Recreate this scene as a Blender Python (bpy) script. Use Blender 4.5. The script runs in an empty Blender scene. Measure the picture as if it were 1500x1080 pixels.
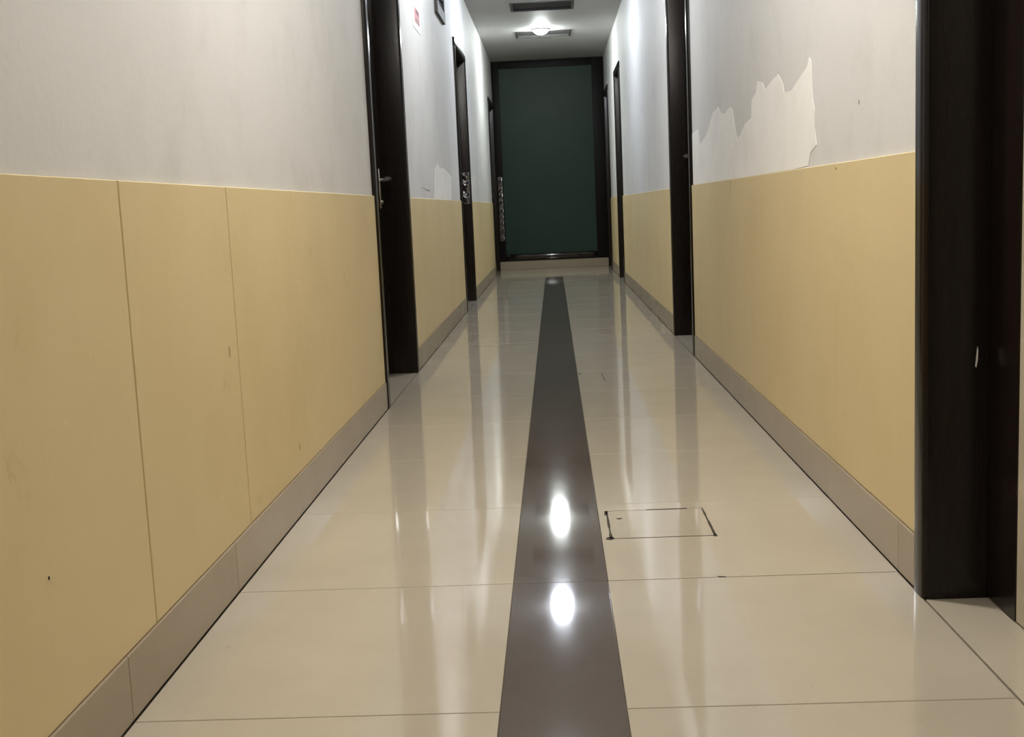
import bpy, bmesh, math, random
from mathutils import Matrix, Vector
from mathutils.geometry import tessellate_polygon
random.seed(7)
SC = bpy.context.scene
COL = SC.collection

# ------------------------------------------------------------------ camera
F_PX, PITCH, YAW, ROLL = 1700.3, 0.13719, 0.040935, -0.044954
CAM_H = 0.75
cam_d = bpy.data.cameras.new('camera')
cam = bpy.data.objects.new('camera', cam_d); COL.objects.link(cam)
cam_d.sensor_fit = 'HORIZONTAL'; cam_d.sensor_width = 36.0
cam_d.lens = F_PX / 1500.0 * 36.0
cam_d.clip_start = 0.05; cam_d.clip_end = 100
fw = Vector((-math.sin(YAW)*math.cos(PITCH), math.cos(YAW)*math.cos(PITCH), -math.sin(PITCH)))
r0 = Vector((math.cos(YAW), math.sin(YAW), 0)); u0 = r0.cross(fw)
rr = math.cos(ROLL)*r0 + math.sin(ROLL)*u0
uu = -math.sin(ROLL)*r0 + math.cos(ROLL)*u0
cam.matrix_world = Matrix(((rr.x, uu.x, -fw.x, 0), (rr.y, uu.y, -fw.y, 0), (rr.z, uu.z, -fw.z, CAM_H), (0, 0, 0, 1)))
SC.camera = cam

# ------------------------------------------------------------------ world, exposure
w = bpy.data.worlds.new('world'); SC.world = w; w.use_nodes = True
w.node_tree.nodes['Background'].inputs[0].default_value = (0, 0, 0, 1)
SC.view_settings.view_transform = 'Standard'
SC.view_settings.look = 'None'
SC.view_settings.gamma = 1.0
SC.view_settings.use_curve_mapping = False
SC.view_settings.exposure = 3.33
# ceiling lamps: (y, strength, colour); the corridor has one every 3.3 m or so
LAMPS = [(11.9, 48, (0.93, 1.0, 0.98)), (9.15, 42, (0.82, 0.89, 1.0)), (6.1, 46, (0.94, 0.97, 1.0)),
         (2.5, 66, (1.0, 0.95, 0.87)), (-1.0, 56, (1.0, 0.95, 0.87))]

# ------------------------------------------------------------------ dimensions
FL, FR = 0.668, 0.658          # corridor faces (baseboard front), left and right of the camera axis
SL, SR = -0.109, 0.0814        # dark floor strip
CEIL = 2.5
Y0, Y1 = -5.2, 14.3
WAINS = 0.82                   # top of the yellow boards
BASE_H = 0.104
BT = 0.012                     # baseboard thickness = distance of bare wall behind the face
JOINT0, TILE = 1.657, 0.6

# ------------------------------------------------------------------ materials
def new_mat(name):
    m = bpy.data.materials.new(name); m.use_nodes = True
    nt = m.node_tree; b = nt.nodes['Principled BSDF']
    return m, nt, b

def node(nt, t, **kw):
    n = nt.nodes.new(t)
    for k, v in kw.items():
        if k in n.inputs.keys(): n.inputs[k].default_value = v
        else: setattr(n, k, v)
    return n

def coords(nt, scale=(1, 1, 1), world=True):
    if world:
        g = nt.nodes.new('ShaderNodeNewGeometry'); src = g.outputs['Position']
    else:
        g = nt.nodes.new('ShaderNodeTexCoord'); src = g.outputs['Object']
    mp = nt.nodes.new('ShaderNodeMapping'); mp.inputs['Scale'].default_value = scale
    nt.links.new(src, mp.inputs['Vector'])
    return mp.outputs['Vector']

def ramp(nt, fac, stops):
    r = nt.nodes.new('ShaderNodeValToRGB'); e = r.color_ramp.elements
    while len(e) < len(stops): e.new(0.5)
    for el, (p, c) in zip(e, stops): el.position = p; el.color = (*c, 1)
    nt.links.new(fac, r.inputs['Fac']); return r.outputs['Color']

def noise(nt, vec, scale, detail=4, rough=0.55, dist=0.0):
    n = nt.nodes.new('ShaderNodeTexNoise')
    n.inputs['Scale'].default_value = scale; n.inputs['Detail'].default_value = detail
    n.inputs['Roughness'].default_value = rough; n.inputs['Distortion'].default_value = dist
    nt.links.new(vec, n.inputs['Vector']); return n.outputs['Fac']

def bump(nt, b, fac, strength, dist):
    bp = nt.nodes.new('ShaderNodeBump'); bp.inputs['Strength'].default_value = strength
    bp.inputs['Distance'].default_value = dist
    nt.links.new(fac, bp.inputs['Height']); nt.links.new(bp.outputs['Normal'], b.inputs['Normal'])

def mul(nt, a, c, fac):
    m = nt.nodes.new('ShaderNodeMix'); m.data_type = 'RGBA'; m.blend_type = 'MULTIPLY'
    m.inputs[0].default_value = fac
    nt.links.new(a, m.inputs[6]); nt.links.new(c, m.inputs[7]); return m.outputs[2]

def mat_simple(name, col, rough, var=0.12, scale=8, metallic=0.0, spec=0.5, b_str=0.0, b_scale=120, world=True):
    m, nt, b = new_mat(name)
    v = coords(nt, world=world)
    lo = tuple(c*(1-var) for c in col); hi = tuple(min(1, c*(1+var)) for c in col)
    nt.links.new(ramp(nt, noise(nt, v, scale), [(0.3, lo), (0.7, hi)]), b.inputs['Base Color'])
    b.inputs['Roughness'].default_value = rough; b.inputs['Metallic'].default_value = metallic
    b.inputs['Specular IOR Level'].default_value = spec
    if b_str: bump(nt, b, noise(nt, v, b_scale, 3), b_str, 0.002)
    return m

M = {}
# grey-white wall paint, slightly mottled
def wall_paint(name, col):
    m, nt, b = new_mat(name); v = coords(nt)
    c = ramp(nt, noise(nt, v, 2.2, 5), [(0.3, tuple(x*0.93 for x in col)), (0.7, col)])
    c2 = ramp(nt, noise(nt, v, 5, 5, 0.6), [(0.33, (0.94, 0.935, 0.93)), (0.5, (1, 1, 1))])
    nt.links.new(mul(nt, c, c2, 1.0), b.inputs['Base Color'])
    b.inputs['Roughness'].default_value = 0.62; b.inputs['Specular IOR Level'].default_value = 0.35
    bump(nt, b, noise(nt, v, 60, 4), 0.12, 0.004)
    return m
M['paint'] = wall_paint('grey_white_wall_paint', (0.66, 0.655, 0.645))
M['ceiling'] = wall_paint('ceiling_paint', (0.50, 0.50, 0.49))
M['plaster'] = wall_paint('fresh_white_plaster', (0.88, 0.87, 0.85))
# yellow boards with brownish scuffs
m, nt, b = new_mat('yellow_board'); v = coords(nt)
c = ramp(nt, noise(nt, v, 1.7, 6, 0.6), [(0.25, (0.605, 0.48, 0.25)), (0.5, (0.655, 0.53, 0.293)), (0.78, (0.685, 0.565, 0.325))])
c2 = ramp(nt, noise(nt, coords(nt, (1, 1, .6)), 9, 5, 0.7, 0.6), [(0.24, (0.84, 0.81, 0.76)), (0.37, (1, 1, 1))])
nt.links.new(mul(nt, c, c2, 1.0), b.inputs['Base Color'])
b.inputs['Roughness'].default_value = 0.55; b.inputs['Specular IOR Level'].default_value = 0.4
bump(nt, b, noise(nt, v, 45, 4), 0.08, 0.003); M['yellow'] = m
M['yellow_scuff'] = mat_simple('brownish_board_stain', (0.44, 0.33, 0.17), 0.6)
M['yellow_back'] = mat_simple('ochre_joint_backing', (0.18, 0.115, 0.045), 0.8)
# polished cream floor tile
def tile_mat(name, cols, rough, spots):
    m, nt, b = new_mat(name); v = coords(nt)
    oi = nt.nodes.new('ShaderNodeObjectInfo')
    hue = ramp(nt, oi.outputs['Random'], [(0.0, (0.96, 0.955, 0.95)), (1.0, (1, 1, 1))])
    c = ramp(nt, noise(nt, v, 3.0, 6, 0.6), [(0.3, cols[0]), (0.7, cols[1])])
    s = ramp(nt, noise(nt, v, 55, 3, 0.5), [(0.20, spots), (0.27, (1, 1, 1))])
    nt.links.new(mul(nt, mul(nt, c, s, 1.0), hue, 1.0), b.inputs['Base Color'])
    rn = nt.nodes.new('ShaderNodeMapRange'); rn.inputs['To Min'].default_value = rough*0.75; rn.inputs['To Max'].default_value = rough*1.3
    nt.links.new(noise(nt, v, 4.0, 4), rn.inputs['Value']); nt.links.new(rn.outputs['Result'], b.inputs['Roughness'])
    b.inputs['IOR'].default_value = 1.5
    return m
M['tile'] = tile_mat('polished_cream_tile', ((0.435, 0.385, 0.305), (0.475, 0.425, 0.34)), 0.06, (0.8, 0.76, 0.7))
M['strip'] = tile_mat('polished_dark_tile', ((0.092, 0.075, 0.065), (0.108, 0.09, 0.078)), 0.055, (0.85, 0.85, 0.85))
M['base_tile'] = tile_mat('beige_baseboard_tile', ((0.33, 0.265, 0.185), (0.36, 0.295, 0.21)), 0.22, (0.85, 0.83, 0.8))
M['grout'] = mat_simple('dirty_grout', (0.085, 0.065, 0.045), 0.9, 0.4, 20)
M['dirt'] = mat_simple('black_sealant', (0.035, 0.024, 0.012), 0.8, 0.3, 60)
# dark glossy wood
def wood(name, lo, hi, rough, bstr=0.02):
    m, nt, b = new_mat(name)
    n = noise(nt, coords(nt, (14, 14, 0.7)), 6, 5, 0.6)
    nt.links.new(ramp(nt, n, [(0.3, lo), (0.7, hi)]), b.inputs['Base Color'])
    b.inputs['Roughness'].default_value = rough; b.inputs['Specular IOR Level'].default_value = 0.25
    bump(nt, b, noise(nt, coords(nt, (3, 3, 1)), 5, 2), bstr, 0.01)
    return m
M['wood'] = wood('dark_varnished_wood', (0.0075, 0.005, 0.004), (0.011, 0.007, 0.0055), 0.18)
M['wood_leaf'] = wood('dark_door_veneer', (0.0075, 0.005, 0.004), (0.012, 0.007, 0.0055), 0.2)
M['wood_dull'] = wood('dull_dark_wood', (0.0055, 0.004, 0.0035), (0.008, 0.0055, 0.0045), 0.45, 0.0)
M['wood_dull'].node_tree.nodes['Principled BSDF'].inputs['Specular IOR Level'].default_value = 0.12
M['film'] = mat_simple('crumpled_clear_film_on_wood', (0.03, 0.02, 0.02), 0.14, 0.2, 10, spec=1.0)
M['film'].node_tree.nodes['Principled BSDF'].inputs['IOR'].default_value = 1.9
M['varnish'] = mat_simple('glossy_dark_varnish', (0.012, 0.008, 0.007), 0.1, 0.2, 10, spec=0.6)
M['green'] = mat_simple('dark_green_panel', (0.020, 0.042, 0.029), 0.45, 0.15, 1.2, spec=0.2)
M['beige_leaf'] = mat_simple('beige_door_panel', (0.46, 0.41, 0.31), 0.5, 0.06, 3)
M['steel'] = mat_simple('brushed_steel', (0.55, 0.53, 0.50), 0.25, 0.1, 30, metallic=1.0)
M['brass'] = mat_simple('worn_brass', (0.62, 0.45, 0.24), 0.3, 0.15, 30, metallic=1.0)
M['vent'] = mat_simple('grey_vent_metal', (0.06, 0.057, 0.055), 0.6, 0.08, 6)
M['vent_rim'] = mat_simple('pale_vent_rim', (0.055, 0.053, 0.052), 0.6, 0.06, 6)
M['vent_dark'] = mat_simple('dark_vent_void', (0.02, 0.02, 0.02), 0.9, 0.1)
M['lamp_rim'] = mat_simple('white_lamp_rim', (0.75, 0.75, 0.75), 0.4, 0.03)
M['paper'] = mat_simple('white_paper', (0.78, 0.76, 0.75), 0.6, 0.03)
M['red'] = mat_simple('faded_red_print', (0.50, 0.22, 0.23), 0.6, 0.1)
M['maroon'] = mat_simple('dark_maroon_print', (0.16, 0.05, 0.06), 0.6, 0.1)
M['ink'] = mat_simple('grey_print', (0.22, 0.18, 0.18), 0.6, 0.1)
M['chip'] = mat_simple('bare_white_chip', (0.65, 0.63, 0.60), 0.7, 0.1, 40)
M['scuff'] = mat_simple('grey_scuff', (0.33, 0.32, 0.30), 0.8, 0.1, 40)

def lamp_mat(col, strength):
    m, nt, b = new_mat('glowing_lamp_diffuser')
    b.inputs['Base Color'].default_value = (0.8, 0.8, 0.8, 1)
    b.inputs['Emission Color'].default_value = (*col, 1)
    b.inputs['Emission Strength'].default_value = strength
    return m

# ------------------------------------------------------------------ mesh helpers
def add_box(bm, x0, x1, y0, y1, z0, z1, bev=0.0, seg=2, edges=None):
    if x0 > x1: x0, x1 = x1, x0
    t = bmesh.new()
    vs = [t.verts.new((x, y, z)) for x in (x0, x1) for y in (y0, y1) for z in (z0, z1)]
    for f in ((0,1,3,2),(4,6,7,5),(0,4,5,1),(2,3,7,6),(0,2,6,4),(1,5,7,3)): t.faces.new([vs[i] for i in f])
    bmesh.ops.recalc_face_normals(t, faces=t.faces)
    if bev:
        es = [e for e in t.edges if (edges is None or edges(e))]
        bmesh.ops.bevel(t, geom=es, offset=bev, segments=seg, affect='EDGES', profile=0.5)
    me = bpy.data.meshes.new('tmp'); t.to_mesh(me); t.free()
    bm.from_mesh(me); bpy.data.meshes.remove(me)

def to_mesh(bm, name, mat, smooth=False):
    me = bpy.data.meshes.new(name); bm.to_mesh(me); bm.free()
    me.materials.append(mat)
    if smooth:
        for p in me.polygons: p.use_smooth = True
        me.set_sharp_from_angle(angle=math.radians(40))
    return me

def link(name, me, parent=None, loc=None):
    o = bpy.data.objects.new(name, me); COL.objects.link(o)
    if parent: o.parent = parent
    if loc: o.location = loc
    return o

def box(name, mat, x0, x1, y0, y1, z0, z1, parent=None, bev=0.0, seg=2, edges=None, smooth=False):
    bm = bmesh.new(); add_box(bm, x0, x1, y0, y1, z0, z1, bev, seg, edges)
    return link(name, to_mesh(bm, name, mat, smooth), parent)

def empty(name, loc=(0, 0, 0)):
    o = bpy.data.objects.new(name, None); COL.objects.link(o); o.location = loc; o.empty_display_size = 0.1
    return o

def tag(o, label, cat, group=None, kind=None):
    o['label'] = label; o['category'] = cat
    if group: o['group'] = group
    if kind: o['kind'] = kind
    return o

def plate(name, mat, pts, s, face, th, parent):
    """thin raised patch on a side wall; pts are (y, z), face is |x| of the wall surface"""
    bm = bmesh.new()
    a = [bm.verts.new((s*(face-th), y, z)) for y, z in pts]
    c = [bm.verts.new((s*(face+0.0005), y, z)) for y, z in pts]
    n = len(pts)
    for tri in tessellate_polygon([[Vector((y, z, 0)) for y, z in pts]]): bm.faces.new([a[i] for i in tri])
    for i in range(n): bm.faces.new((a[i], a[(i+1) % n], c[(i+1) % n], c[i]))
    bmesh.ops.recalc_face_normals(bm, faces=bm.faces)
    return link(name, to_mesh(bm, name, mat), parent)

def floor_patch(name, mat, pts, parent, th=0.0008):
    bm = bmesh.new()
    a = [bm.verts.new((x, y, th)) for x, y in pts]; c = [bm.verts.new((x, y, -0.0004)) for x, y in pts]
    f = bm.faces.new(a); n = len(pts)
    for i in range(n): bm.faces.new((a[i], a[(i+1) % n], c[(i+1) % n], c[i]))
    bmesh.ops.triangulate(bm, faces=[f]); bmesh.ops.recalc_face_normals(bm, faces=bm.faces)
    return link(name, to_mesh(bm, name, mat), parent)

# ------------------------------------------------------------------ doors layout
# (outer near, outer far, top of frame) of each frame; 0.06 wide members
JW = 0.06
L_DOORS = [(4.415, 5.47, 2.01), (8.64, 9.70, 2.0), (13.18, 14.215, 1.99)]
R_DOORS = [(0.95, 2.151, 2.05), (5.60, 6.57, 2.05), (11.09, 11.93, 2.06), (13.37, 14.26, 2.08)]

# ------------------------------------------------------------------ floor
fl = box('floor', M['grout'], -1.0, 1.0, Y0, Y1+0.2, -0.06, -0.004)
tag(fl, 'polished cream tile floor with a dark strip down the middle', 'floor', kind='structure')
TH = 0.012
def tile_mesh(name, w_, l_, mat, gx, gy):
    bm = bmesh.new()
    add_box(bm, -w_/2+gx, w_/2-gx, -l_/2+gy, l_/2-gy, -TH, 0, 0.0007, 1, edges=lambda e: all(v.co.z > -1e-6 for v in e.verts))
    return to_mesh(bm, name, mat)
GX, GY = 0.0007, 0.0013
wl, ws, wr = SL+FL-0.001, SR-SL, FR-0.001-SR
me_l = tile_mesh('floor_tile', wl, TILE, M['tile'], GX, GY)
me_r = tile_mesh('floor_tile_wide', wr, TILE, M['tile'], GX, GY)
me_s = tile_mesh('strip_tile', ws, 2*TILE, M['strip'], GX, 0.0005)
HX0, HX1, HY0, HY1 = 0.104, 0.335, 2.553, 2.79          # hatch outline
for k in range(-11, 21):
    yc = JOINT0 + (k+0.5)*TILE
    if k < 20:
        link('floor_tile', me_l, fl, (-FL+0.001+wl/2, yc, 0))
    hatch_row = abs(yc - (JOINT0 + 1.5*TILE)) < 1e-6
    if hatch_row:
        bm = bmesh.new(); y0, y1 = yc-TILE/2+GY, yc+TILE/2-GY; x0, x1 = SR+GX, FR-0.001-GX; g = 0.003
        bx = lambda a, b_, c, d: add_box(bm, a, b_, c, d, -TH, 0)
        bx(x0, x1, y0, HY0-g); bx(x0, x1, HY1+g, y1); bx(x0, HX0-g, HY0-g, HY1+g); bx(HX1+g, x1, HY0-g, HY1+g)
        link('floor_tile', to_mesh(bm, 'floor_tile_cut', M['tile']), fl)
    elif k < 20:
        link('floor_tile', me_r, fl, (SR+wr/2, yc, 0))
for k in range(-11, 18, 2):
    l_ = 2*TILE if k < 17 else TILE
    me = me_s if l_ > TILE else tile_mesh('strip_tile_short', ws, TILE, M['strip'], GX, 0.0005)
    link('strip_tile', me, fl, ((SL+SR)/2, JOINT0 + k*TILE + l_/2, 0))
me_c = tile_mesh('floor_tile_end', ws, TILE, M['tile'], GX, GY)
for k in (18, 19, 20):
    yc = JOINT0 + (k+0.5)*TILE
    yl = TILE
    if k == 20: break
    link('floor_tile', me_c, fl, ((SL+SR)/2, yc, 0))
# narrow last row against the end wall
for x0, x1 in ((-FL+0.001, SL), (SL, SR), (SR, FR-0.001)):
    box('floor_tile', M['tile'], x0+GX, x1-GX, JOINT0+21*TILE+GY-0.6, Y1-0.013, -TH, 0, fl)
# threshold tiles inside the door recesses
for s, F, doors in ((-1, FL, L_DOORS), (1, FR, R_DOORS)):
    for a, b_, t in doors:
        box('threshold_tile', M['tile'], s*(F+0.002), s*(F+0.20), a+JW+0.001, b_-JW-0.001, -TH, 0, fl)
# small scratches in the glaze
floor_patch('floor_scratch', M['dirt'], [(0.186, 5.14), (0.190, 5.14), (0.197, 4.93), (0.193, 4.93)], fl)
floor_patch('floor_scratch', M['dirt'], [(0.082, 5.19), (0.098, 5.17), (0.096, 5.13), (0.088, 5.16)], fl)
floor_patch('floor_scratch', M['dirt'], [(0.30, 2.265), (0.315, 2.262), (0.318, 2.256), (0.303, 2.258)], fl, 0.0003)

# ------------------------------------------------------------------ ceiling with two vent openings
VENTS = [(-0.308, 0.255, 10.34, 10.80), (-0.312, 0.257, 12.0, 12.45)]
bm = bmesh.new()
ys = [Y0]
for vx0, vx1, vy0, vy1 in VENTS:
    add_box(bm, -0.9, 0.9, ys[-1], vy0, CEIL, CEIL+0.15)
    add_box(bm, -0.9, vx0, vy0, vy1, CEIL, CEIL+0.15); add_box(bm, vx1, 0.9, vy0, vy1, CEIL, CEIL+0.15)
    ys.append(vy1)
add_box(bm, -0.9, 0.9, ys[-1], Y1+0.2, CEIL, CEIL+0.15)
tag(link('ceiling', to_mesh(bm, 'ceiling', M['ceiling'])), 'plain off-white corridor ceiling with two slot vents', 'ceiling', kind='structure')

# ------------------------------------------------------------------ side walls
def side_wall(name, s, F, doors, label):
    bm = bmesh.new(); a = F+BT; z0 = -0.004
    y = Y0
    for d0, d1, top in doors:
        add_box(bm, s*a, s*(a+0.2), y, d0, z0, CEIL)
        add_box(bm, s*a, s*(a+0.2), d0, d1, top, CEIL)
        y = d1
    if y < Y1: add_box(bm, s*a, s*(a+0.2), y, Y1, z0, CEIL)
    o = link(name, to_mesh(bm, name, M['paint']))
    return tag(o, label, 'wall', kind='structure')
WL = side_wall('wall_left', -1, FL, L_DOORS, 'left corridor wall, grey-white paint above yellow boards')
WR = side_wall('wall_right', 1, FR, R_DOORS, 'right corridor wall, grey-white paint with plaster repair above yellow boards')

def spans(doors):
    out, y = [], Y0
    for d0, d1, t in doors:
        out.append((y, d0)); y = d1
    out.append((y, Y1)); return [q for q in out if q[1]-q[0] > 0.01]

def wainscot(wall, s, F, doors, seams, wide):
    for a, b_ in spans(doors):
        box('board_backing', M['yellow_back'], s*(F+BT), s*(F+BT-0.002), a, b_, BASE_H, WAINS-0.004, wall)
        cuts = [a] + [q for q in seams if a+0.05 < q < b_-0.05] + [b_]
        for c, d in zip(cuts, cuts[1:]):
            g0 = wide.get(round(c, 3), 0.0004) if c > a else 0
            g1 = wide.get(round(d, 3), 0.0004) if d < b_ else 0
            box('wainscot_board', M['yellow'], s*(F+BT-0.001), s*(F+0.004), c+g0, d-g1, BASE_H+0.001, WAINS, wall,
                0.0012, 1, edges=lambda e: all(abs(abs(v.co.x)-(F+0.004)) < 1e-5 for v in e.verts))
wainscot(WL, -1, FL, L_DOORS, [round(1.8+0.6*k, 3) for k in range(-11, 21)], {1.8: 0.0024, 2.4: 0.0026, 3.0: 0.0008})
wainscot(WR, 1, FR, R_DOORS, [round(2.777+0.646*k, 3) for k in range(-12, 18)], {2.777: 0.0007})

def baseboard(name, s, F, doors, label):
    root = None
    bm = bmesh.new()
    for a, b_ in spans(doors): add_box(bm, s*(F+BT), s*(F+BT-0.003), a, b_, 0.0, BASE_H-0.004)
    root = tag(link(name, to_mesh(bm, name, M['grout'])), label, 'baseboard', kind='structure')
    for a, b_ in spans(doors):
        js = [JOINT0+TILE*k for k in range(-12, 22)]
        cuts = [a] + [q for q in js if a+0.03 < q < b_-0.03] + [b_]
        for c, d in zip(cuts, cuts[1:]):
            box('baseboard_tile', M['base_tile'], s*(F+BT-0.002), s*F, c+0.0008, d-0.0008, 0.002, BASE_H, root,
                0.001, 1, edges=lambda e: all(abs(abs(v.co.x)-F) < 1e-5 for v in e.verts))
    return root
baseboard('baseboard_left', -1, FL, L_DOORS, 'beige tile baseboard along the left wall')
baseboard('baseboard_right', 1, FR, R_DOORS, 'beige tile baseboard along the right wall')

# plaster repair on the right wall (jagged trowelled edge)
PATCH = [(5.598, 0.822), (5.598, 1.06), (5.355, 1.067), (5.31, 0.994), (5.129, 1.018), (5.015, 1.045), (4.881, 1.1), (4.722, 1.111), (4.663, 1.083), (4.563, 1.07), (4.424, 1.084), (4.36, 1.074), (4.299, 0.998), (4.263, 0.963), (4.187, 0.968), (4.096, 0.999), (3.958, 1.011), (3.939, 1.069), (3.86, 1.083), (3.832, 1.118), (3.737, 1.104), (3.704, 1.077), (3.59, 1.093), (3.485, 1.101), (3.417, 1.067), (3.399, 1.04), (3.296, 1.037), (3.206, 1.056), (3.097, 1.078), (3.072, 1.098), (3.049, 1.083), (3.038, 0.992), (3.013, 0.961), (3.018, 0.915), (2.997, 0.874), (3.067, 0.858), (3.092, 0.826), (3.29, 0.822), (3.702, 0.822), (4.562, 0.822)]
plate('plaster_patch', M['plaster'], PATCH, 1, FR+BT, 0.0012, WR)
plate('plaster_patch', M['plaster'], [(6.782, 0.822), (6.859, 0.996), (7.055, 1.039), (7.179, 1.009), (7.395, 1.02), (7.658, 1.008), (7.981, 0.98), (7.887, 0.822)], -1, FL+BT, 0.0008, WL)
plate('wall_scuff', M['scuff'], [(6.035, 0.877), (6.342, 0.874), (6.572, 0.868), (6.45, 0.860), (6.3, 0.868)], -1, FL+BT, 0.0006, WL)
def dot(name, s, face, y, z, r, mat, parent, sy=1.0):
    return plate(name, mat, [(y+r*sy*math.cos(t*math.pi/4), z+r*math.sin(t*math.pi/4)) for t in range(8)], s, face, 0.0006, parent)
dot('screw_hole', -1, FL+0.004, 1.4326, 0.3014, 0.0026, M['dirt'], WL)
dot('screw_hole', 1, FR+0.004, 2.766, 0.808, 0.003, M['dirt'], WR)
dot('wall_mark', 1, FR+BT, 2.59, 0.944, 0.006, M['scuff'], WR, 0.9)
dot('board_stain', -1, FL+0.004, 2.335, 0.485, 0.012, M['yellow_scuff'], WL, 0.6)
dot('board_stain', -1, FL+0.004, 2.90, 0.168, 0.010, M['yellow_scuff'], WL, 0.6)

# ------------------------------------------------------------------ end walls
wf = box('wall_far', M['paint'], -0.9, 0.9, Y1+0.05, Y1+0.25, -0.004, CEIL)
tag(wf, 'wall closing the far end behind the dark green panel', 'wall', kind='structure')
wb = box('wall_back', M['paint'], -0.9, 0.9, Y0-0.2, Y0, -0.004, CEIL)
tag(wb, 'plain wall closing the corridor behind the viewer', 'wall', kind='structure')
bb = box('baseboard_far', M['base_tile'], -FL-BT, FR+BT, Y1-0.012, Y1+0.05, 0, 0.1, None, 0.002, 1)
tag(bb, 'beige tile baseboard below the dark green end panel', 'baseboard', kind='structure')

# dark green panel in a wooden frame closing the corridor
W1 = empty('window_1', (0, Y1, 0.1))
tag(W1, 'tall dark green panel in a dark wooden frame at the corridor end', 'window', kind='structure')
def wpart(name, mat, x0, x1, y0, y1, z0, z1, bev, parent=W1, seg=4):
    o = box(name, mat, x0, x1, y0, y1, z0-0.1, z1-0.1, parent, bev, seg, smooth=bev > 0)
    for v in o.data.vertices: v.co.y -= Y1
    return o
pane = wpart('pane', M['green'], -0.60, 0.54, Y1+0.015, Y1+0.045, 0.12, 2.46, 0)
st_l = wpart('stile', M['wood_dull'], -FL-BT, -0.60+0.01, Y1-0.005, Y1+0.05, 0.1, CEIL-0.0005, 0.003)
st_r = wpart('stile', M['wood_dull'], 0.525, FR+BT, Y1-0.005, Y1+0.05, 0.1, CEIL-0.0005, 0.003)
wpart('rail', M['wood_dull'], -0.592, 0.527, Y1-0.004, Y1+0.05, 2.41, CEIL-0.0005, 0.003)
rail = wpart('rail', M['varnish'], -0.592, 0.527, Y1-0.012, Y1+0.05, 0.1, 0.19, 0.03, seg=5)

def crumple(name, parent, x0, x1, y, z0, z1, nx, nz, amp, off):
    """strip of crumpled protective film stuck to a surface that faces the viewer (-y)"""
    bm = bmesh.new(); rnd = random.Random(int(z0*100)+nx)
    ph = [rnd.uniform(0, 6.28) for _ in range(6)]
    def wav(x, z):
        a = math.sin(2*math.pi*z/0.085 + 1.6*math.sin(55*x+ph[0]) + 0.8*math.sin(23*z+ph[1]))
        c = math.sin(2*math.pi*z/0.031 + 2.2*math.sin(90*x+ph[2]) + ph[3])
        return amp*(0.55+0.42*a+0.10*c)
    g = [[bm.verts.new((x0+(x1-x0)*i/nx - off[0],
                        y-0.001-wav(x0+(x1-x0)*i/nx, z0+(z1-z0)*j/nz) - off[1],
                        z0+(z1-z0)*j/nz - off[2])) for i in range(nx+1)] for j in range(nz+1)]
    for j in range(nz):
        for i in range(nx):
            bm.faces.new((g[j][i], g[j][i+1], g[j+1][i+1])); bm.faces.new((g[j][i], g[j+1][i+1], g[j+1][i]))
    r = bmesh.ops.extrude_face_region(bm, geom=bm.faces[:])
    for v in r['geom']:
        if isinstance(v, bmesh.types.BMVert): v.co.y += 0.0008
    bmesh.ops.recalc_face_normals(bm, faces=bm.faces)
    for f in bm.faces: f.smooth = True
    o = link(name, to_mesh(bm, name, M['film'], False), parent)
    return o
f1 = crumple('film_wrap', W1, -0.655, -0.60, Y1-0.005, 0.35, 1.13, 8, 64, 0.014, (0, Y1, 0.1))
f1['label'] = 'crumpled shiny protective film on the frame'

# ------------------------------------------------------------------ doors in the side walls
REC = 0.118                                # depth of the door leaf behind the corridor face
def lever(name, parent, s, F, y, z, plate_lo, mat):
    """lever handle with long back plate on the face of a recessed leaf"""
    bm = bmesh.new(); xf = F+REC
    add_box(bm, s*xf, s*(xf-0.006), y-0.02, y+0.02, z-plate_lo, z+0.05, 0.003, 2)
    m_ = Matrix.Translation((s*(xf-0.028), y, z)) @ Matrix.Rotation(math.pi/2, 4, 'Y')
    bmesh.ops.create_cone(bm, cap_ends=True, segments=14, radius1=0.009, radius2=0.009, depth=0.05, matrix=m_)
    m_ = Matrix.Translation((s*(xf-0.05), y-0.045, z)) @ Matrix.Rotation(math.pi/2, 4, 'X')
    bmesh.ops.create_cone(bm, cap_ends=True, segments=14, radius1=0.008, radius2=0.010, depth=0.115, matrix=m_)
    m_ = Matrix.Translation((s*(xf-0.009), y, z-plate_lo+0.03)) @ Matrix.Rotation(math.pi/2, 4, 'Y')
    bmesh.ops.create_cone(bm, cap_ends=True, segments=14, radius1=0.011, radius2=0.010, depth=0.012, matrix=m_)
    return link(name, to_mesh(bm, name, mat, True), parent)

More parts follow.
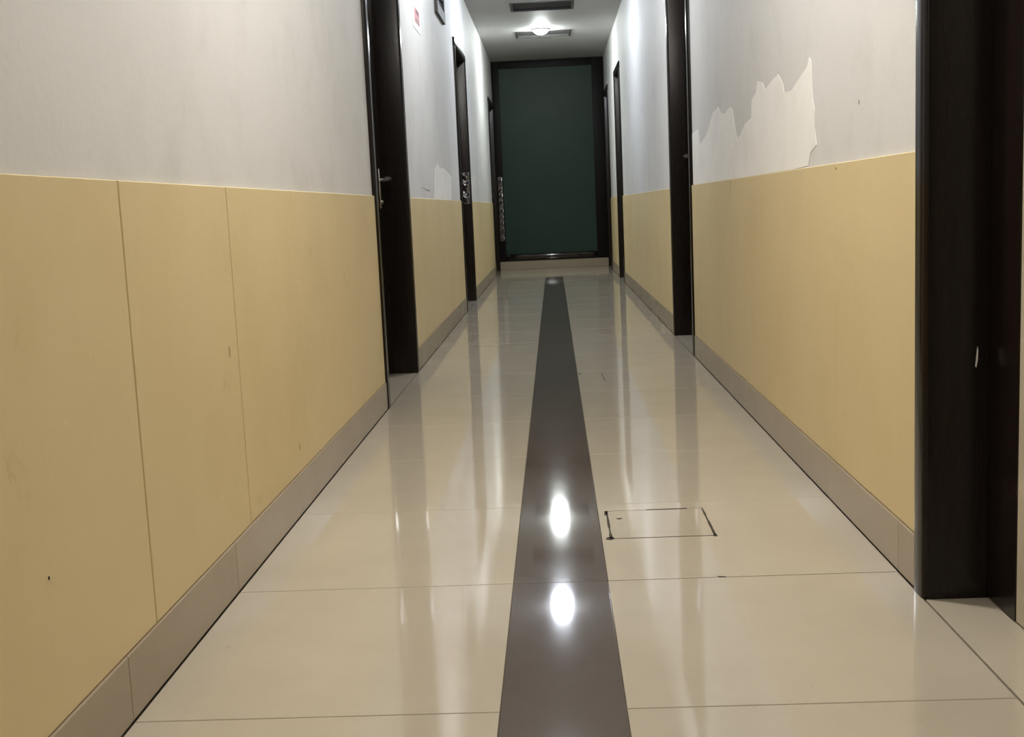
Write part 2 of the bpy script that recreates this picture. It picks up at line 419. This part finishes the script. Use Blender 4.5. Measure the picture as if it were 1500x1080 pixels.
def door(n, s, F, a, b_, top, label, handle=None, film=None, beige=False):
    root = empty('door_%d' % n, (s*F, (a+b_)/2, 0)); tag(root, label, 'door', kind='structure')
    inv = Matrix.Translation((-s*F, -(a+b_)/2, 0))
    def done(o):
        o.data.transform(inv); o.parent = root; return o
    xo, xi = F-0.004, F+0.19
    cor = lambda e: all(abs(abs(v.co.x)-xo) < 1e-5 for v in e.verts) and abs(e.verts[0].co.z-e.verts[1].co.z) > 0.5
    nj = done(box('jamb', M['wood'], s*xo, s*xi, a, a+JW, 0, top-JW, None, 0.010, 4, cor, True))
    fj = done(box('jamb', M['wood'], s*xo, s*xi, b_-JW, b_, 0, top-JW, None, 0.010, 4, cor, True))
    corh = lambda e: all(abs(abs(v.co.x)-xo) < 1e-5 for v in e.verts) and abs(e.verts[0].co.y-e.verts[1].co.y) > 0.5
    done(box('head', M['wood'], s*xo, s*xi, a, b_, top-JW+0.0005, top, None, 0.010, 4, corh, True))
    # stop mouldings in front of the leaf
    leaf0, leaf1 = a+JW+0.003, b_-JW-0.003
    if not beige:
        leaf = box('door_leaf', M['wood_leaf'], s*(F+REC), s*(F+REC+0.045), leaf0, leaf1, 0.006, top-JW-0.003, None, 0.002, 1)
        if handle:
            h = lever('door_handle', None, s, F, b_-JW-handle[0], handle[1], handle[2], M[handle[3]])
            h.data.transform(inv); h.parent = leaf; h['label'] = 'metal lever handle with back plate'
        done(leaf)
        for z0, z1 in ((0.2, 0.85), (1.05, top-0.25)):      # two raised fields
            p = box('leaf_panel', M['wood_leaf'], s*(F+REC-0.006), s*(F+REC+0.002), leaf0+0.14, leaf1-0.16, z0, z1, None, 0.005, 2)
            p.data.transform(inv); p.parent = leaf
    else:
        leaf = done(box('door_leaf', M['beige_leaf'], s*(F+REC-0.004), s*(F+REC+0.04), leaf0+0.13, leaf1-0.131, 0.004, top-JW-0.13, None))
        for y0, y1, z0, z1 in ((leaf1-0.13, leaf1, 0.003, top-JW-0.003), (leaf0, leaf0+0.13, 0.003, top-JW-0.003), (leaf0+0.13, leaf1-0.13, top-JW-0.13, top-JW-0.003)):
            st = box('leaf_stile', M['wood_leaf'], s*(F+REC-0.006), s*(F+REC+0.04), y0, y1, z0, z1, None, 0.001, 1)
            st.data.transform(inv); st.parent = leaf
    if film:
        c = crumple('film_wrap', root, film[0], film[1], b_-JW, film[2], film[3], 8, 22, 0.014, (s*F, (a+b_)/2, 0))
        c['label'] = 'crumpled shiny protective film on the jamb'
    return root, nj, fj
door(1, -1, FL, *L_DOORS[0], 'dark wooden door with lever handle, nearest on the left wall', (0.075, 0.905, 0.13, 'steel'))
door(2, -1, FL, *L_DOORS[1], 'narrow-looking dark door frame on the left wall beyond the paper notice', None, (-0.735, -0.676, 0.80, 1.06))
door(3, -1, FL, *L_DOORS[2], 'farthest dark door on the left, touching the green end panel')
r0_, nj, fj = door(4, 1, FR, *R_DOORS[0], 'dark door frame with a white chip, nearest on the right edge', None, None, True)
door(5, 1, FR, *R_DOORS[1], 'dark wooden door with lever handle just past the plaster repair on the right wall', (0.085, 0.985, 0.12, 'steel'))
door(6, 1, FR, *R_DOORS[2], 'narrow-looking dark door on the right wall, second from the far end', (0.1, 0.98, 0.12, 'steel'))
door(7, 1, FR, *R_DOORS[3], 'farthest dark door on the right, touching the green end panel', (0.1, 0.72, 0.1, 'steel'))
# white chip in the varnish of the near right jamb (face looking back at the viewer)
yj = R_DOORS[0][1]-JW
bm = bmesh.new()
pts = [(0.7455, 0.432), (0.7475, 0.430), (0.7500, 0.444), (0.7505, 0.462), (0.7490, 0.468), (0.7475, 0.455)]
a_ = [bm.verts.new((x, yj-0.0006, z)) for x, z in pts]; c_ = [bm.verts.new((x, yj+0.0003, z)) for x, z in pts]
bm.faces.new(a_)
for i in range(6): bm.faces.new((a_[i], a_[(i+1) % 6], c_[(i+1) % 6], c_[i]))
bmesh.ops.recalc_face_normals(bm, faces=bm.faces)
me = to_mesh(bm, 'paint_chip', M['chip']); me.transform(Matrix.Translation((-FR, -(R_DOORS[0][0]+R_DOORS[0][1])/2, 0)))
ch = link('paint_chip', me, fj); ch['label'] = 'small white chip in the dark varnish'

# ------------------------------------------------------------------ ceiling lamps
LAMP_LABEL = ['glowing round ceiling lamp in front of the far ceiling vent',
              'round ceiling lamp nearer than both vents, mirrored in the dark floor strip',
              'round ceiling lamp above the two nearest lever-handled doors',
              'round ceiling lamp above the small floor hatch',
              'round ceiling lamp just behind the viewer']
LX = -0.05
def ceiling_lamp(y, strength, col, label):
    t = empty('ceiling_lamp', (LX, y, CEIL)); tag(t, label, 'lamp', 'round lamps along the ceiling')
    bm = bmesh.new(); n = 24
    prof = [(0.090, 0.0), (0.090, -0.010), (0.084, -0.014), (0.072, -0.014), (0.072, 0.0)]
    rings = [[bm.verts.new((r*math.cos(2*math.pi*i/n), r*math.sin(2*math.pi*i/n), z)) for i in range(n)] for r, z in prof]
    for a, b_ in zip(rings, rings[1:]):
        for i in range(n): bm.faces.new((a[i], a[(i+1) % n], b_[(i+1) % n], b_[i]))
    bmesh.ops.recalc_face_normals(bm, faces=bm.faces)
    link('rim', to_mesh(bm, 'lamp_rim', M['lamp_rim'], True), t)
    bm = bmesh.new(); R = 0.071
    rings = []
    for j in range(6):
        a = j/6*math.pi/2
        rings.append([bm.verts.new((R*math.cos(a)*math.cos(2*math.pi*i/n), R*math.cos(a)*math.sin(2*math.pi*i/n), -0.013-0.040*math.sin(a))) for i in range(n)])
    tip = bm.verts.new((0, 0, -0.053))
    for a, b_ in zip(rings, rings[1:]):
        for i in range(n): bm.faces.new((a[i], a[(i+1) % n], b_[(i+1) % n], b_[i]))
    for i in range(n): bm.faces.new((rings[-1][i], rings[-1][(i+1) % n], tip))
    bmesh.ops.recalc_face_normals(bm, faces=bm.faces)
    link('diffuser', to_mesh(bm, 'lamp_diffuser', lamp_mat(col, strength), True), t)
for (y, st, c), lb in zip(LAMPS, LAMP_LABEL): ceiling_lamp(y, st, c, lb)

# ------------------------------------------------------------------ ceiling vents
def vent(x0, x1, y0, y1, label):
    t = empty('ceiling_vent', ((x0+x1)/2, (y0+y1)/2, CEIL)); tag(t, label, 'vent', 'slot vents in the ceiling')
    cx, cy = t.location.x, t.location.y
    x0 -= cx; x1 -= cx; y0 -= cy; y1 -= cy
    bm = bmesh.new(); wd = 0.022
    for a in ((x0+.001, x1-.001, y0+.001, y0+wd), (x0+.001, x1-.001, y1-wd, y1-.001), (x0+.001, x0+wd, y0+wd, y1-wd), (x1-wd, x1-.001, y0+wd, y1-wd)):
        add_box(bm, *a, -0.003, 0.10)
    link('frame', to_mesh(bm, 'vent_frame', M['vent_rim']), t)
    box('duct_back', M['vent_dark'], x0+.001, x1-.001, y0+.001, y1-.001, 0.1005, 0.11, t)
    n = 9
    bm = bmesh.new(); add_box(bm, x0+wd, x1-wd, -0.024, 0.024, -0.002, 0.002)
    bmesh.ops.rotate(bm, verts=bm.verts, cent=(0, 0, 0), matrix=Matrix.Rotation(math.radians(-38), 3, 'X'))
    me = to_mesh(bm, 'vent_slat', M['vent'])
    for i in range(n):
        link('slat', me, t, (0, y0+wd+0.012+(y1-y0-2*wd-0.024)*(i+0.5)/n, 0.036))
vent(*VENTS[0], 'grey slatted slot vent in the ceiling, the nearer one at the top edge')
vent(*VENTS[1], 'grey slatted slot vent in the ceiling behind the glowing lamp')

# ------------------------------------------------------------------ things on the left wall
xw = FL+BT
n_ = empty('paper_notice', (-xw, 6.28, 1.70)); tag(n_, 'small white paper notice with faded red print, high on the left wall', 'notice')
def on_left(name, mat, y0, y1, z0, z1, d0, d1, parent):
    o = box(name, mat, -xw+d0, -xw+d1, y0, y1, z0, z1, None)
    o.data.transform(Matrix.Translation((xw, -parent.location.y, -parent.location.z))); o.parent = parent; return o
on_left('sheet', M['paper'], 6.12, 6.46, 1.70, 1.835, 0, 0.002, n_)
on_left('red_print', M['red'], 6.20, 6.43, 1.735, 1.812, 0.002, 0.0026, n_)
on_left('dark_print', M['maroon'], 6.26, 6.40, 1.785, 1.808, 0.0026, 0.0030, n_)
on_left('text_line', M['ink'], 6.24, 6.40, 1.742, 1.750, 0.0026, 0.0030, n_)
on_left('text_line', M['ink'], 6.24, 6.40, 1.756, 1.762, 0.0026, 0.0030, n_)

v_ = empty('wall_vent', (-xw, 7.62, 1.97)); tag(v_, 'dark square wall vent with grey frame, high on the left wall above the notice', 'vent')
on_left('frame', M['vent'], 7.38, 7.90, 1.97, 2.035, 0, 0.02, v_)
on_left('frame', M['vent'], 7.38, 7.90, 2.30, 2.35, 0, 0.02, v_)
on_left('frame', M['vent'], 7.38, 7.44, 2.035, 2.30, 0, 0.02, v_)
on_left('frame', M['vent'], 7.84, 7.90, 2.035, 2.30, 0, 0.02, v_)
on_left('void', M['vent_dark'], 7.44, 7.84, 2.035, 2.30, 0, 0.003, v_)
for k in range(5): on_left('slat', M['wood'], 7.44, 7.84, 2.05+k*0.05, 2.062+k*0.05, 0.003, 0.014, v_)

# ------------------------------------------------------------------ floor hatch
h_ = empty('floor_hatch', ((HX0+HX1)/2, (HY0+HY1)/2, 0)); tag(h_, 'small rectangular hatch cut into a cream floor tile beside the dark strip', 'hatch')
hx, hy = h_.location.x, h_.location.y
box('cover', M['tile'], HX0-hx, HX1-hx, HY0-hy, HY1-hy, -TH, 0.0, h_, 0.0006, 1)
def seal(pts):
    o = floor_patch('sealant', M['dirt'], [(x-hx, y-hy) for x, y in pts], h_, 0.0006); return o
def ragged(x0, y0, x1, y1, w0, w1, n=9, seed=1):
    rnd = random.Random(seed); dx, dy = x1-x0, y1-y0; L = math.hypot(dx, dy); nx, ny = -dy/L, dx/L
    a, c = [], []
    for i in range(n+1):
        t = i/n; ww = (w0+(w1-w0)*t)*rnd.uniform(0.55, 1.3)
        a.append((x0+dx*t+nx*ww/2, y0+dy*t+ny*ww/2)); c.append((x0+dx*t-nx*ww/2, y0+dy*t-ny*ww/2))
    return a + c[::-1]
g = 0.0015
seal(ragged(HX0-g, HY0, HX0-g, HY1, 0.006, 0.005, seed=2))
seal(ragged(HX1+g, HY0, HX1+g, HY1, 0.007, 0.0045, seed=3))
seal(ragged(HX0, HY0-g, HX1, HY0-g, 0.0035, 0.003, seed=4))
seal(ragged(0.20, HY1+g, 0.30, HY1+g, 0.005, 0.006, 5, seed=5))
seal([(HX0-0.014, HY0-0.006), (HX0-0.002, HY0-0.012), (HX0+0.006, HY0-0.004), (HX0+0.004, HY0+0.012), (HX0-0.010, HY0+0.010)])
seal([(HX0-0.008, HY1-0.04), (HX0-0.001, HY1-0.03), (HX0+0.001, HY1+0.004), (HX0-0.007, HY1)])
seal([(HX1-0.003, HY0-0.010), (HX1+0.006, HY0-0.008), (HX1+0.006, HY0+0.01), (HX1-0.002, HY0+0.008)])
seal([(HX0+0.018, 2.722), (HX0+0.026, 2.710), (HX0+0.034, 2.724)])
